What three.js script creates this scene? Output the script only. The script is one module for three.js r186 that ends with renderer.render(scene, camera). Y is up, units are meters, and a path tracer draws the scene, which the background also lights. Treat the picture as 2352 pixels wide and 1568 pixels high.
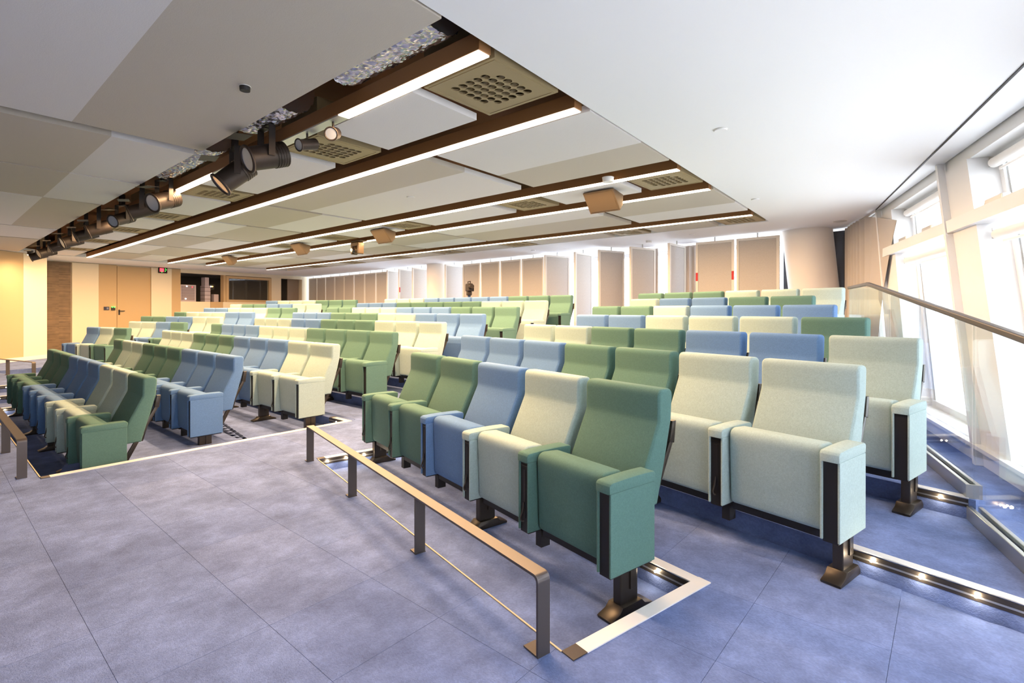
import * as THREE from 'three';
import { RoundedBoxGeometry } from 'three/addons/geometries/RoundedBoxGeometry.js';
import { mergeGeometries, toCreasedNormals } from 'three/addons/utils/BufferGeometryUtils.js';
import { RectAreaLightUniformsLib } from 'three/addons/lights/RectAreaLightUniformsLib.js';

// ---------------------------------------------------------------- camera, sky, lights, exposure
const EYE = 1.239;                                   // eye height over the stage floor (y = 0)
const scene = new THREE.Scene();
const camera = new THREE.PerspectiveCamera(2 * Math.atan(784 / 1174.5) * 180 / Math.PI, 2352 / 1568, 0.05, 200);
camera.position.set(0, EYE, 0);
camera.setViewOffset(2352, 1568, 0, 73, 2352, 1568); // level camera with a rising lens
const renderer = new THREE.WebGLRenderer();
renderer.toneMapping = THREE.LinearToneMapping;
renderer.toneMappingExposure = 1.0;
renderer.shadowMap.enabled = true;
RectAreaLightUniformsLib.init();
scene.background = new THREE.Color().setRGB(0.92, 0.945, 1.0);
scene.backgroundIntensity = 8.0;
const STRIP_COLOR = new THREE.Color().setRGB(1.0, 0.625, 0.31);
const STRIP_POWER = 155;                              // radiance of the ceiling light lines
const STRIP_GLOW = 5;

// ---------------------------------------------------------------- helpers
let seed = 7;
const rnd = () => { seed = (seed * 1664525 + 1013904223) >>> 0; return seed / 4294967296; };
const taken = {};
const numbered = (n) => { taken[n] = (taken[n] || 0) + 1; return taken[n] === 1 ? n : n + '_' + String(taken[n] - 1).padStart(3, '0'); };
const put = (o) => { o.traverse((c) => { if (c.isMesh) { c.castShadow = true; c.receiveShadow = true; } }); return o; };
function part(name, geo, mat, parent, pos, rot) {
  const m = new THREE.Mesh(geo, mat); m.name = name; m.castShadow = m.receiveShadow = true;
  if (pos) m.position.set(...pos); if (rot) m.rotation.set(...rot);
  parent.add(m); return m;
}
function thing(name, label, category, pos = [0, 0, 0], turn = 0, group) {
  const o = new THREE.Group(); o.name = numbered(name); o.position.set(...pos); o.rotation.y = turn;
  o.userData = { label, category }; if (group) o.userData.group = group; scene.add(o); return o;
}
function struct(name, label, category, pos, turn) { const o = thing(name, label, category, pos, turn); o.userData.kind = 'structure'; return o; }
function boxUV(g) {                                  // uv in metres from the vertex's own position and face direction
  g = g.index ? g.toNonIndexed() : g; if (!g.attributes.normal) g.computeVertexNormals();
  const p = g.attributes.position, n = g.attributes.normal, uv = new Float32Array(p.count * 2);
  for (let i = 0; i < p.count; i += 3) {
    let ax = 0, ay = 0, az = 0;
    for (let k = 0; k < 3; k++) { ax += n.getX(i + k); ay += n.getY(i + k); az += n.getZ(i + k); }
    ax = Math.abs(ax); ay = Math.abs(ay); az = Math.abs(az);
    for (let k = 0; k < 3; k++) {
      const x = p.getX(i + k), y = p.getY(i + k), z = p.getZ(i + k);
      const [u, v] = ay >= ax && ay >= az ? [x, z] : ax >= az ? [z, y] : [x, y];
      uv[(i + k) * 2] = u; uv[(i + k) * 2 + 1] = v;
    }
  }
  g.setAttribute('uv', new THREE.BufferAttribute(uv, 2)); return g;
}
const cache = {};
const box = (w, h, d) => cache['b' + [w, h, d]] ||= boxUV(new THREE.BoxGeometry(w, h, d));
const rbox = (w, h, d, r = 0.01, s = 2) => cache['r' + [w, h, d, r, s]] ||= boxUV(new RoundedBoxGeometry(w, h, d, s, r));
const cyl = (r0, r1, h, s = 24, open = false) => cache['c' + [r0, r1, h, s, open]] ||= new THREE.CylinderGeometry(r0, r1, h, s, 1, open);
const at = (g, x, y, z, rx = 0, ry = 0, rz = 0) => { g = g.clone(); g.applyMatrix4(new THREE.Matrix4().compose(new THREE.Vector3(x, y, z), new THREE.Quaternion().setFromEuler(new THREE.Euler(rx, ry, rz)), new THREE.Vector3(1, 1, 1))); return g; };
const join = (...gs) => mergeGeometries(gs.map((g) => { g = g.index ? g.toNonIndexed() : g; for (const k of Object.keys(g.attributes)) if (!['position', 'normal', 'uv'].includes(k)) g.deleteAttribute(k); return g; }));
// polygon in plan [[x, d], ...] (d = distance ahead of the camera), solid from y0 to y1, with holes
function slab(pts, y0, y1, holes = []) {
  const sh = new THREE.Shape(pts.map(([x, d]) => new THREE.Vector2(x, d)));
  for (const h of holes) sh.holes.push(new THREE.Path(h.map(([x, d]) => new THREE.Vector2(x, d))));
  const g = new THREE.ExtrudeGeometry(sh, { depth: y1 - y0, bevelEnabled: false });
  g.rotateX(-Math.PI / 2); g.translate(0, y0, 0); return boxUV(g);
}
// side profile [[z, y], ...] or a Shape in (z, y), run along x over width w
function run(shape, w, bevel = 0, seg = 2, curve = 6, crease = 0.7) {
  if (Array.isArray(shape)) shape = new THREE.Shape(shape.map(([z, y]) => new THREE.Vector2(z, y)));
  let g = new THREE.ExtrudeGeometry(shape, { depth: w - 2 * bevel, bevelEnabled: bevel > 0, bevelThickness: bevel, bevelSize: bevel, bevelOffset: -bevel, bevelSegments: seg, curveSegments: curve });
  g.translate(0, 0, -(w - 2 * bevel) / 2); g.rotateY(-Math.PI / 2); g.deleteAttribute('uv');
  return boxUV(toCreasedNormals(g, crease));
}
const frameOf = (deg) => {
  const a = deg * Math.PI / 180, e = [Math.cos(a), -Math.sin(a)], n = [Math.sin(a), Math.cos(a)];
  return { e, n, turn: -a, at: (al, p) => [e[0] * al + n[0] * p, e[1] * al + n[1] * p], rect: (a0, a1, p0, p1) => [[a0, p0], [a1, p0], [a1, p1], [a0, p1]].map(([al, p]) => [e[0] * al + n[0] * p, e[1] * al + n[1] * p]) };
};
const FC = frameOf(40.59), FR = frameOf(53.11), FL = frameOf(26.25);
const line = (fr, p) => ({ o: fr.at(0, p), t: fr.e });
const cross = (a, b) => { const det = a.t[0] * -b.t[1] + b.t[0] * a.t[1], dx = b.o[0] - a.o[0], dy = b.o[1] - a.o[1], s = (dx * -b.t[1] + b.t[0] * dy) / det; return [a.o[0] + a.t[0] * s, a.o[1] + a.t[1] * s]; };
const clip = (poly, o, t, keep) => {                // half plane left (keep = 1) or right of a line
  const side = (p) => ((p[0] - o[0]) * t[1] - (p[1] - o[1]) * t[0]) * keep, out = [];
  poly.forEach((p, i) => { const q = poly[(i + 1) % poly.length], a = side(p), b = side(q); if (a >= 0) out.push(p); if (a * b < 0) { const k = a / (a - b); out.push([p[0] + (q[0] - p[0]) * k, p[1] + (q[1] - p[1]) * k]); } });
  return out;
};
const ORD = ['first', 'second', 'third', 'fourth', 'fifth', 'sixth', 'seventh', 'eighth', 'ninth', 'tenth', 'eleventh', 'twelfth', 'thirteenth', 'fourteenth', 'fifteenth', 'sixteenth', 'seventeenth', 'eighteenth', 'nineteenth', 'twentieth', 'twenty-first', 'twenty-second', 'twenty-third'];

// ---------------------------------------------------------------- textures and materials
function noiseTile(size, cells, s0) {                // tileable value noise, 0..1
  let s = s0; const r = () => { s = (s * 1664525 + 1013904223) >>> 0; return s / 4294967296; };
  const g = Array.from({ length: cells * cells }, r), out = new Float32Array(size * size);
  for (let y = 0; y < size; y++) for (let x = 0; x < size; x++) {
    const fx = x / size * cells, fy = y / size * cells, x0 = fx | 0, y0 = fy | 0, u = fx - x0, v = fy - y0, su = u * u * (3 - 2 * u), sv = v * v * (3 - 2 * v);
    const x1 = (x0 + 1) % cells, y1 = (y0 + 1) % cells;
    out[y * size + x] = (g[y0 * cells + x0] * (1 - su) + g[y0 * cells + x1] * su) * (1 - sv) + (g[y1 * cells + x0] * (1 - su) + g[y1 * cells + x1] * su) * sv;
  }
  return out;
}
function texture(size, fn, metres, srgb = true) {
  const d = new Uint8Array(size * size * 4);
  for (let i = 0; i < size * size; i++) { const c = fn(i, i % size, (i / size) | 0); d[i * 4] = c[0]; d[i * 4 + 1] = c[1]; d[i * 4 + 2] = c[2]; d[i * 4 + 3] = 255; }
  const t = new THREE.DataTexture(d, size, size); t.wrapS = t.wrapT = THREE.RepeatWrapping; t.magFilter = THREE.LinearFilter; t.minFilter = THREE.LinearMipmapLinearFilter; t.generateMipmaps = true;
  if (srgb) t.colorSpace = THREE.SRGBColorSpace; t.repeat.set(1 / metres, 1 / metres); t.needsUpdate = true; return t;
}
const layers = (size, list) => { const fs = list.map(([c, w], i) => [noiseTile(size, c, 11 + i * 77), w]); return (i) => fs.reduce((a, [f, w]) => a + (f[i] - 0.5) * w, 0); };
const cN = layers(1024, [[7, 0.22], [17, 0.34], [40, 0.26], [110, 0.16], [400, 0.22]]);
const carpetMap = texture(1024, (i) => { const v = 0.9 + cN(i) * 0.42; return [235 * v, 237 * v, 245 * v].map((c) => Math.min(255, c)); }, 2.6);
const fN = layers(512, [[256, 0.8], [128, 0.5], [40, 0.3]]);
const fineBump = texture(512, (i) => { const v = 128 + fN(i) * 150; return [v, v, v]; }, 0.6, false);
const wv = layers(512, [[170, 0.25], [60, 0.12]]);
const weave = (i, x, y) => 0.93 + wv(i) * 0.35 + (((x >> 1) + (y >> 1)) % 2 ? 0.02 : -0.02);
const clothMap = texture(512, (i, x, y) => { const v = 255 * Math.min(1, weave(i, x, y)); return [v, v, v]; }, 0.35);
const clothBump = texture(512, (i, x, y) => { const v = 128 + wv(i) * 160 + (x % 4 < 2 ? 14 : -14) + (y % 4 < 2 ? 14 : -14); return [v, v, v]; }, 0.35, false);
const wN = layers(512, [[6, 0.4], [20, 0.3]]), wN2 = noiseTile(512, 128, 5);
const woodMap = texture(512, (i, x, y) => { const v = 0.8 + 0.25 * (wN2[((y >> 0) * 512) + ((x >> 5) & 511)] - 0.5) + wN(i) * 0.25; return [150 * v, 122 * v, 92 * v]; }, 1.2);
const std = (color, o = {}) => new THREE.MeshStandardMaterial({ color, roughness: 0.8, ...o });
const lin = (r, g, b) => new THREE.Color().setRGB(r, g, b);
const M = {
  carpet: std(0x8195c8, { map: carpetMap, bumpMap: fineBump, bumpScale: 0.0025, roughness: 1 }),
  carpetB: std(0x7e92c6, { map: carpetMap, bumpMap: fineBump, bumpScale: 0.0025, roughness: 1 }),
  carpetC: std(0x8497c9, { map: carpetMap, bumpMap: fineBump, bumpScale: 0.0025, roughness: 1 }),
  green: std(0x5e837a, { map: clothMap, bumpMap: clothBump, bumpScale: 0.0006, roughness: 0.95 }),
  blue: std(0x6a8fc2, { map: clothMap, bumpMap: clothBump, bumpScale: 0.0006, roughness: 0.95 }),
  mint: std(0xb4c8c6, { map: clothMap, bumpMap: clothBump, bumpScale: 0.0006, roughness: 0.95 }),
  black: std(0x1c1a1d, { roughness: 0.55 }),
  bronze: std(0x4a443f, { roughness: 0.35, metalness: 0.7 }),
  rail: std(0x5f5856, { roughness: 0.4, metalness: 0.65 }),
  alu: std(0xd8d6d2, { roughness: 0.38, metalness: 0.6 }),
  nosing: std(0xe9e6e4, { roughness: 0.5, metalness: 0.15 }),
  steel: std(0xb9b8b4, { roughness: 0.3, metalness: 0.9 }),
  white: std(0xeeeeee, { roughness: 0.9 }),
  frame: std(0xf1f1f1, { roughness: 0.6 }),
  panelLight: std(0xdcd8d6, { roughness: 0.95, bumpMap: fineBump, bumpScale: 0.0008 }),
  panelDark: std(0xc2b9ac, { roughness: 0.95, bumpMap: fineBump, bumpScale: 0.0008 }),
  brown: std(0x8a5a32, { roughness: 0.7 }),
  fixture: std(0x8a6038, { roughness: 0.6, metalness: 0.1 }),
  plate: std(0x998764, { roughness: 0.55, metalness: 0.2 }),
  foil: std(0xd5d5da, { roughness: 0.22, metalness: 0.95 }),
  tan: std(0xc3a780, { roughness: 0.95, bumpMap: fineBump, bumpScale: 0.001 }),
  cream: std(0xe6d9bf, { roughness: 0.95 }),
  cabinet: std(0x4a3d2c, { roughness: 0.6 }),
  brass: std(0xcbbb9c, { roughness: 0.5, metalness: 0.1 }),
  wood: std(0xffffff, { map: woodMap, roughness: 0.6 }),
  leafFabric: std(0xc8c1ba, { roughness: 0.95, map: clothMap }),
  leafFrame: std(0xdbd5cc, { roughness: 0.6 }),
  column: std(0xefe9e3, { roughness: 0.85 }),
  curtainGrey: std(0x54555b, { roughness: 1 }),
  curtain: std(0xcac2bb, { roughness: 1 }),
  red: std(0xc2242b, { roughness: 0.6 }),
  glass: new THREE.MeshPhysicalMaterial({ color: 0xfafcfc, transmission: 1, roughness: 0.02, thickness: 0, ior: 1.5 }),
  strip: new THREE.MeshStandardMaterial({ color: 0xffffff, emissive: lin(1.0, 0.86, 0.66), emissiveIntensity: STRIP_GLOW }),
  led: new THREE.MeshStandardMaterial({ color: 0xffffff, emissive: lin(1.0, 0.88, 0.7), emissiveIntensity: 30 }),
};

// ---------------------------------------------------------------- levels of the terraces
const H = [0, -0.592, -0.492, -0.389, -0.284, -0.175, -0.064, 0.050, 0.168, 0.288];   // seat tops over the eye, rows 1..9
const LEVEL = H.map((h) => h - 0.955 + EYE);                                          // floors; level 4 is the stage
const PITCH = 0.88, OFFC = 8.328, OFFR = 7.341, OFFL = 11.413;
const offC = (j) => OFFC - PITCH * (9 - j), offR = (j) => OFFR - PITCH * (9 - j), offL = (j) => OFFL - PITCH * (9 - j);
const CY = EYE + 1.385;                                                               // underside of the ceiling
const G = (d) => [1.2156 + 0.462 * d, d];                                             // line of the glass balustrade
const FQ = [3.48, 3.47], FT = [0.41, 0.912];                                          // window front: a point and its direction
const Fat = (s) => [FQ[0] + FT[0] * s, FQ[1] + FT[1] * s];
const BQ = [6.28, 9.68], BT = [-0.722, 0.692];                                        // glazing behind the pivoting panels
const Bat = (s) => [BQ[0] + BT[0] * s, BQ[1] + BT[1] * s];
const W2A = [-13.0, 14.3], W2T = [0.504, 0.864];
const W2at = (s) => [W2A[0] + W2T[0] * s, W2A[1] + W2T[1] * s];

// ---------------------------------------------------------------- floor
const floor = struct('floor', 'blue carpeted floor with stage, sunken front rows and rising terraces', 'floor');
const pitC1 = FC.rect(-10.55, -5.11, 0.60, 1.29), pitC2 = FC.rect(-11.15, -5.11, 0.60, 2.19), pitC3 = FC.rect(-11.7, -5.11, 0.60, 3.10);
const pitR = FR.rect(-4.34, -1.373, 1.255, 2.046), pitL = FL.rect(-13.95, -11.95, 4.55, 6.1);
const rev = (p) => [...p].reverse();
{
  const outline = [Fat(-8.4), Fat(7.2), Bat(22), [-13.6, 25], [-14, 13.6], [-12.05, 13.2], [-12.05, -4.1]];
  part('slab', slab(outline, -0.5, -0.004, [pitC3, pitR, pitL].map(rev)), M.carpet, floor);
  part('sunken_floor', slab(pitC3, -0.5, LEVEL[3], [rev(pitC2)]), M.carpet, floor);
  part('sunken_floor', slab(pitC2, -0.5, LEVEL[2], [rev(pitC1)]), M.carpet, floor);
  part('sunken_floor', slab(pitC1, -0.5, LEVEL[1]), M.carpet, floor);
  part('sunken_floor', slab(pitR, -0.5, LEVEL[3]), M.carpet, floor);
  part('sunken_floor', slab(pitL, -0.5, LEVEL[3]), M.carpet, floor);
  for (let j = 5; j <= 9; j++) {
    const lc = line(FC, offC(j - 1) - 0.2), lr = line(FR, offR(j - 1) - 0.2), ll = line(FL, offL(j - 1) - 0.2);
    const g = { o: [1.2156, 0], t: [0.462, 1] };
    const back = [G(8.6), Bat(0.2), Bat(21.5), [-12.5, 24]];
    const left = FL.at(-16.5 + (j - 5) * 0.35, offL(j - 1) - 0.2);
    part('terrace', slab([left, cross(ll, lc), cross(lc, lr), cross(lr, g), ...back], -0.05, LEVEL[j]), M.carpet, floor);
  }
  // carpet tiles on the stage, each a piece of its own
  const T = 0.467, inset = 0.0007;
  const minus = (polys, hole) => polys.flatMap((poly) => {
    const out = []; let rest = poly;
    hole.forEach((p, i) => {
      if (rest.length < 3) return;
      const q = hole[(i + 1) % hole.length], t = [q[0] - p[0], q[1] - p[1]], outside = clip(rest, p, t, 1);
      if (outside.length > 2) out.push(outside);
      rest = clip(rest, p, t, -1);
    });
    return out;
  });
  const area = (p) => Math.abs(p.reduce((a, [x, y], i) => { const [u, v] = p[(i + 1) % p.length]; return a + x * v - u * y; }, 0)) / 2;
  let count = 0;
  for (let i = -16; i <= 6; i++) for (let j = -8; j <= 8; j++) {
    const a0 = -2.03 + i * T, p0 = 0.905 + j * T, [cx, cd] = FC.at(a0 + T / 2, p0 + T / 2), y = cd;
    if (cd < 1.2 || cd > 7.4 || Math.abs(cx) > cd * 1.05 + 0.4 || p0 > 3.75 || cx > 1.0 + 0.45 * cd) continue;
    if (FR.n[0] * cx + FR.n[1] * cd > 3.1) continue;
    let polys = [FC.rect(a0 + inset, a0 + T - inset, p0 + inset, p0 + T - inset)];
    const gr = (r, m) => FR.rect(-4.34 - m, -1.373 + m, 1.255 - m, 2.046 + m);
    polys = minus(polys, gr(0, 0.0)); polys = minus(polys, pitC3);
    polys = polys.filter((p) => area(p) > 0.0004);
    if (!polys.length || count >= 298) continue;
    count++;
    part('carpet_tile', join(...polys.map((p) => slab(p, -0.004, 0))), [M.carpet, M.carpetB, M.carpetC][Math.floor(rnd() * 3)], floor);
  }
}

// ---------------------------------------------------------------- ceiling
const ceiling = struct('ceiling', 'white plaster ceiling with a large open bay of hung acoustic panels', 'ceiling');
const K = 0.048;                                      // the bay's cross joints run slightly askew
const Cat = (a, p) => FC.at(a - K * p, p);
const cRect = (a0, a1, p0, p1) => [Cat(a0, p0), Cat(a1, p0), Cat(a1, p1), Cat(a0, p1)];
{
  const outline = [Fat(-8.6), Fat(7.4), Bat(22.5), [-14, 25.5], [-14.2, 13.4], [-12.2, 13.0], [-12.2, -4.3]];
  const bay = [[-11.75, 5.85], Cat(-1.74, -3.2), Cat(-1.74, 8.7), Cat(-17.7, 8.7), [-11.75, 12.75]];
  part('plaster_board', slab(outline, CY, CY + 0.1, [rev(bay)]), M.white, ceiling);
  part('void_lid', slab(outline, CY + 0.55, CY + 0.7), M.brown, ceiling);
  const panel = (a0, a1, p0, p1, m) => { const q = clip(clip(cRect(a0, a1, p0, p1), [-11.83, 0], [0, 1], 1), bay[3], [bay[4][0] - bay[3][0], bay[4][1] - bay[3][1]], -1); if (q.length > 2) part('acoustic_panel', slab(q, CY, CY + 0.05), m, ceiling); };
  const L = M.panelLight, D = M.panelDark;
  // wide rows between the light lines, split in a broad and a narrow board of two tones
  const wide = [[-3.36, -1.76], [-6.68, -3.54], [-8.6, -6.78], [-10.6, -8.7], [-12.8, -10.7], [-15, -12.9], [-17, -15.1]];
  wide.forEach(([a, b], i) => {
    const up = i % 2 === 0, tone = [1, 0, 0, 1, 0, 1, 0][i], cut = [3.92, 3.6, 3.87, 3.58, 3.87, 3.6, 3.87][i];
    panel(a, b, 3.06, cut, tone ? L : D); panel(a, b, cut, 4.55, tone ? D : L);
    const cut2 = [6.89, 6.6, 6.9, 6.6, 6.9, 6.6, 6.9][i], tone2 = [0, 1, 0, 1, 0, 1, 0][i];
    panel(a - 0.05, b - 0.02, 5.97, cut2, tone2 ? L : D); panel(a - 0.05, b - 0.02, cut2, 7.55, tone2 ? D : L);
  });
  // narrow rows that alternate with the air outlets
  const narrow = [[-3.57, -2.50], [-6.18, -4.43], [-8.38, -6.98], [-10.38, -9.2], [-12.55, -11.2], [-14.7, -13.4], [-17, -15.5]];
  for (const [a, b] of narrow) { panel(a, b, 2.06, 2.67, L); panel(a, b, 4.97, 5.58, L); panel(a, b, 8.05, 8.66, M.panelDark); }
  // near row, over the stage
  panel(-4.88, -1.76, 0.75, 1.63, D); panel(-4.88, -1.76, -3.1, 0.75, L);
  panel(-6.69, -5.04, 1.02, 1.62, L); panel(-6.69, -5.04, -3.1, 1.02, D);
  panel(-8.42, -6.74, 1.02, 1.62, L); panel(-8.42, -6.74, -3.1, 1.02, D);
  panel(-11.6, -8.46, 1.02, 1.6, D); panel(-11.6, -8.46, -3.1, 1.02, L);
  panel(-13.5, -11.66, 1.02, 1.6, L); panel(-13.5, -11.66, -3.1, 1.02, L);
  panel(-17, -13.58, 1.02, 1.6, D); panel(-17, -13.58, -3.1, 1.02, L);
}
// foil-wrapped ducts in the dark gap beside the first light line
[[-2.9, -1.95], [-4.35, -3.62], [-6.6, -5.1]].forEach(([a, b], i) => {
  const [x, d] = Cat((a + b) / 2, 1.80), l = b - a;
  const o = thing('foil_duct', ['crumpled silver foil duct in the ceiling gap nearest the white ceiling edge', 'short silver foil duct in ceiling gap above the stage spotlights', 'silver foil duct in ceiling gap farther along the row of spotlights'][i], 'duct', [x, CY + 0.28, -d], FC.turn, 'foil ducts in the ceiling gap');
  const g = new THREE.CylinderGeometry(0.2, 0.2, l, 90, Math.round(l * 60)).rotateZ(Math.PI / 2), q = g.attributes.position;
  for (let k = 0; k < q.count; k++) { const y = q.getY(k), z = q.getZ(k), w = 1 + (rnd() - 0.5) * 0.06 + 0.03 * Math.sin(q.getX(k) * 40 + Math.atan2(y, z) * 3); q.setY(k, y * w); q.setZ(k, z * w); }
  const flat = g.toNonIndexed(); flat.computeVertexNormals(); part('duct_jacket', boxUV(flat), M.foil, o);
});

// ---------------------------------------------------------------- light lines
function lightLine(p, a1, a0, label, lit) {
  const mid = (a0 + a1) / 2, [x, d] = FC.at(mid, p), len = a1 - a0;
  const o = thing('light_line', label, 'light', [x, CY - 0.012, -d], FC.turn, 'long light lines in the ceiling bay');
  part('housing', rbox(len, 0.10, 0.094, 0.004, 1), M.fixture, o, [0, 0.055, 0]);
  for (const [b1, b0] of lit) {
    const l = b1 - b0, c = (b0 + b1) / 2 - mid;
    part('glowing_diffuser', box(l, 0.008, 0.084), M.strip, o, [c, 0.001, 0]);
    const q = new THREE.RectAreaLight(STRIP_COLOR, STRIP_POWER, l, 0.084);
    q.position.set(c, -0.006, 0); q.rotation.set(-Math.PI / 2, 0, 0); o.add(q);
  }
  let gap = a1; for (const [b1, b0] of [...lit, [a0, a0]]) { if (gap - b1 > 0.05) part('blank_cover', box(gap - b1, 0.008, 0.084), M.alu, o, [(gap + b1) / 2 - mid, 0.001, 0]); gap = b0; }
  for (const k of [-1, 1]) part('hanging_wire', cyl(0.0015, 0.0015, 0.3, 6), M.steel, o, [k * (len / 2 - 0.02), 0.25, 0]);
  return o;
}
lightLine(1.985, -1.89, -16.9, 'interrupted light line above the stage spotlights', [[-1.9, -3.28], [-5.64, -6.91], [-8.7, -9.74], [-11.6, -12.2], [-13.6, -14.2]]);
lightLine(2.965, -1.94, -17.2, 'unbroken light line, second from the stage, ending at the white ceiling', [[-1.95, -17.2]]);
lightLine(4.88, -2.02, -17.5, 'light line third from the stage, just before the hanging box loudspeakers', [[-2.03, -17.5]]);
lightLine(5.90, -2.08, -17.5, 'light line fourth from the stage, just behind the hanging box loudspeakers', [[-2.09, -17.5]]);
lightLine(7.915, -2.18, -17.9, 'rearmost light line, nearest to the folding partition panels', [[-2.19, -17.9]]);

// ---------------------------------------------------------------- air outlets
{
  const cells = [], edge = 0.3;
  for (let u = 0; u < 6; u++) for (let v = 0; v < 6; v++) if (!(u + v === 5 && (u === 0 || v === 0))) cells.push([(u - 2.5) * 0.064, (v - 2.5) * 0.064]);
  const face = new THREE.Shape([[-edge, -edge], [edge, -edge], [edge, edge], [-edge, edge]].map((p) => new THREE.Vector2(...p)));
  for (const [u, v] of cells) { const h = new THREE.Path(); h.absarc(u, v, 0.0305, 0, Math.PI * 2, true); face.holes.push(h); }
  const plate = new THREE.ExtrudeGeometry(face, { depth: 0.012, bevelEnabled: false, curveSegments: 8 }); plate.rotateX(-Math.PI / 2);
  const trim = join(at(box(0.56, 0.004, 0.008), 0, 0, 0.276), at(box(0.56, 0.004, 0.008), 0, 0, -0.276), at(box(0.008, 0.004, 0.56), 0.276, 0, 0), at(box(0.008, 0.004, 0.56), -0.276, 0, 0));
  const chamber = join(at(box(0.6, 0.01, 0.6), 0, 0.3, 0), at(box(0.6, 0.29, 0.01), 0, 0.155, 0.295), at(box(0.6, 0.29, 0.01), 0, 0.155, -0.295), at(box(0.01, 0.29, 0.58), 0.295, 0.155, 0), at(box(0.01, 0.29, 0.58), -0.295, 0.155, 0));
  const ring = at(new THREE.TorusGeometry(0.0305, 0.002, 6, 18), 0, 0, 0, Math.PI / 2), slat = box(0.05, 0.022, 0.003);
  const boxed = boxUV(plate), vanes = join(...cells.map(([u, v]) => at(slat, u, 0.035, -v, 0.9, 0.4 + (u + v) * 3, 0)));
  const rows = [[2.375, 'second', M.plate], [5.28, 'third', M.plate], [8.35, 'rear', M.plate]];
  const spots = [-2.09, -4.0, -6.6, -8.78, -10.8, -12.98, -15.1];
  rows.forEach(([p, , m], r) => spots.forEach((a, i) => {
    const [x, d] = Cat(a, p);
    const o = thing('air_outlet', `square bronze air outlet, ${ORD[i]} from the window side ${['between first and second light lines', 'between third and fourth light lines', 'behind the rearmost light line'][r]}`, 'air outlet', [x, CY + 0.004, -d], FC.turn, 'square air outlets in the ceiling bay');
    part('outlet_plate', boxed, m, o); part('plate_trim', trim, m, o, [0, -0.001, 0]); part('air_chamber', chamber, m, o);
    if (r === 0 && i < 2) for (const [u, v] of cells) { const h = part('nozzle', ring, m, o, [u, 0.001, -v]); part('vane', slat, m, h, [0, 0.035, 0], [0.9, 0.4 + (u + v) * 3, 0]); }
    else part('nozzle_vanes', vanes, m, o).userData.kind = 'stuff';
  }));
}

// ---------------------------------------------------------------- seats
const backShape = new THREE.Shape();
backShape.moveTo(0.165, 0.40); backShape.lineTo(0.118, 0.555); backShape.lineTo(0.0185, 0.76); backShape.lineTo(0.0085, 0.7805); backShape.quadraticCurveTo(0.001, 0.796, 0.001, 0.811); backShape.lineTo(0.0008, 0.832); backShape.lineTo(0, 0.895); backShape.lineTo(0, 0.915);
backShape.quadraticCurveTo(0, 0.955, -0.035, 0.956); backShape.lineTo(-0.075, 0.955); backShape.quadraticCurveTo(-0.108, 0.954, -0.108, 0.92);
backShape.lineTo(-0.1, 0.8); backShape.lineTo(-0.048, 0.6); backShape.lineTo(0.01, 0.4); backShape.closePath();
const cushionShape = new THREE.Shape();
cushionShape.moveTo(0.285, 0.225); cushionShape.quadraticCurveTo(0.29, 0.21, 0.305, 0.21); cushionShape.lineTo(0.385, 0.21); cushionShape.quadraticCurveTo(0.405, 0.212, 0.407, 0.24); cushionShape.lineTo(0.408, 0.262); cushionShape.lineTo(0.4175, 0.54); cushionShape.lineTo(0.418, 0.56);
cushionShape.quadraticCurveTo(0.419, 0.608, 0.372, 0.611); cushionShape.lineTo(0.295, 0.606); cushionShape.quadraticCurveTo(0.272, 0.604, 0.272, 0.585); cushionShape.closePath();
const padShape = new THREE.Shape();
padShape.moveTo(0.125, 0.556); padShape.lineTo(0.43, 0.556); padShape.lineTo(0.431, 0.582); padShape.quadraticCurveTo(0.431, 0.602, 0.41, 0.605); padShape.quadraticCurveTo(0.28, 0.612, 0.15, 0.607); padShape.quadraticCurveTo(0.12, 0.607, 0.12, 0.588); padShape.closePath();
const S = {
  back: run(backShape, 0.5, 0.016, 3), cushion: run(cushionShape, 0.458, 0.02, 3).translate(0, 0, -0.038), pad: run(padShape, 0.086, 0.01, 2),
  panel: rbox(0.011, 0.36, 0.296, 0.004, 2), core: box(0.064, 0.365, 0.276), endCore: box(0.064, 0.375, 0.276),
  shell: run([[-0.112, 0.83], [-0.064, 0.6], [-0.008, 0.4], [0.006, 0.4], [-0.046, 0.6], [-0.098, 0.83]], 0.44, 0),
  bracket: join(run([[-0.135, 0.79], [-0.105, 0.79], [-0.085, 0.69], [-0.12, 0.68]], 0.03, 0.003), run([[-0.118, 0.69], [-0.09, 0.69], [0.15, 0.24], [0.12, 0.22]], 0.02, 0.002)),
  beam: box(0.47, 0.045, 0.055), leg: rbox(0.046, 0.2, 0.115, 0.006, 2), legPlate: rbox(0.012, 0.1, 0.04, 0.003, 1),
  foot: run([[-0.135, 0], [0.135, 0], [0.138, 0.012], [0.085, 0.028], [0.063, 0.05], [-0.063, 0.05], [-0.085, 0.028], [-0.138, 0.012]], 0.088, 0.006, 2), block: box(0.045, 0.09, 0.06),
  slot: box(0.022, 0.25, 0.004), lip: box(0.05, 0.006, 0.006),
  lever: (() => { const c = new THREE.CatmullRomCurve3([[0, 0.345, 0.419], [-0.004, 0.30, 0.424], [-0.008, 0.262, 0.434], [-0.004, 0.25, 0.43], [0, 0.248, 0.42]].map((p) => new THREE.Vector3(...p))); return new THREE.TubeGeometry(c, 12, 0.0045, 6); })(),
};
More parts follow.
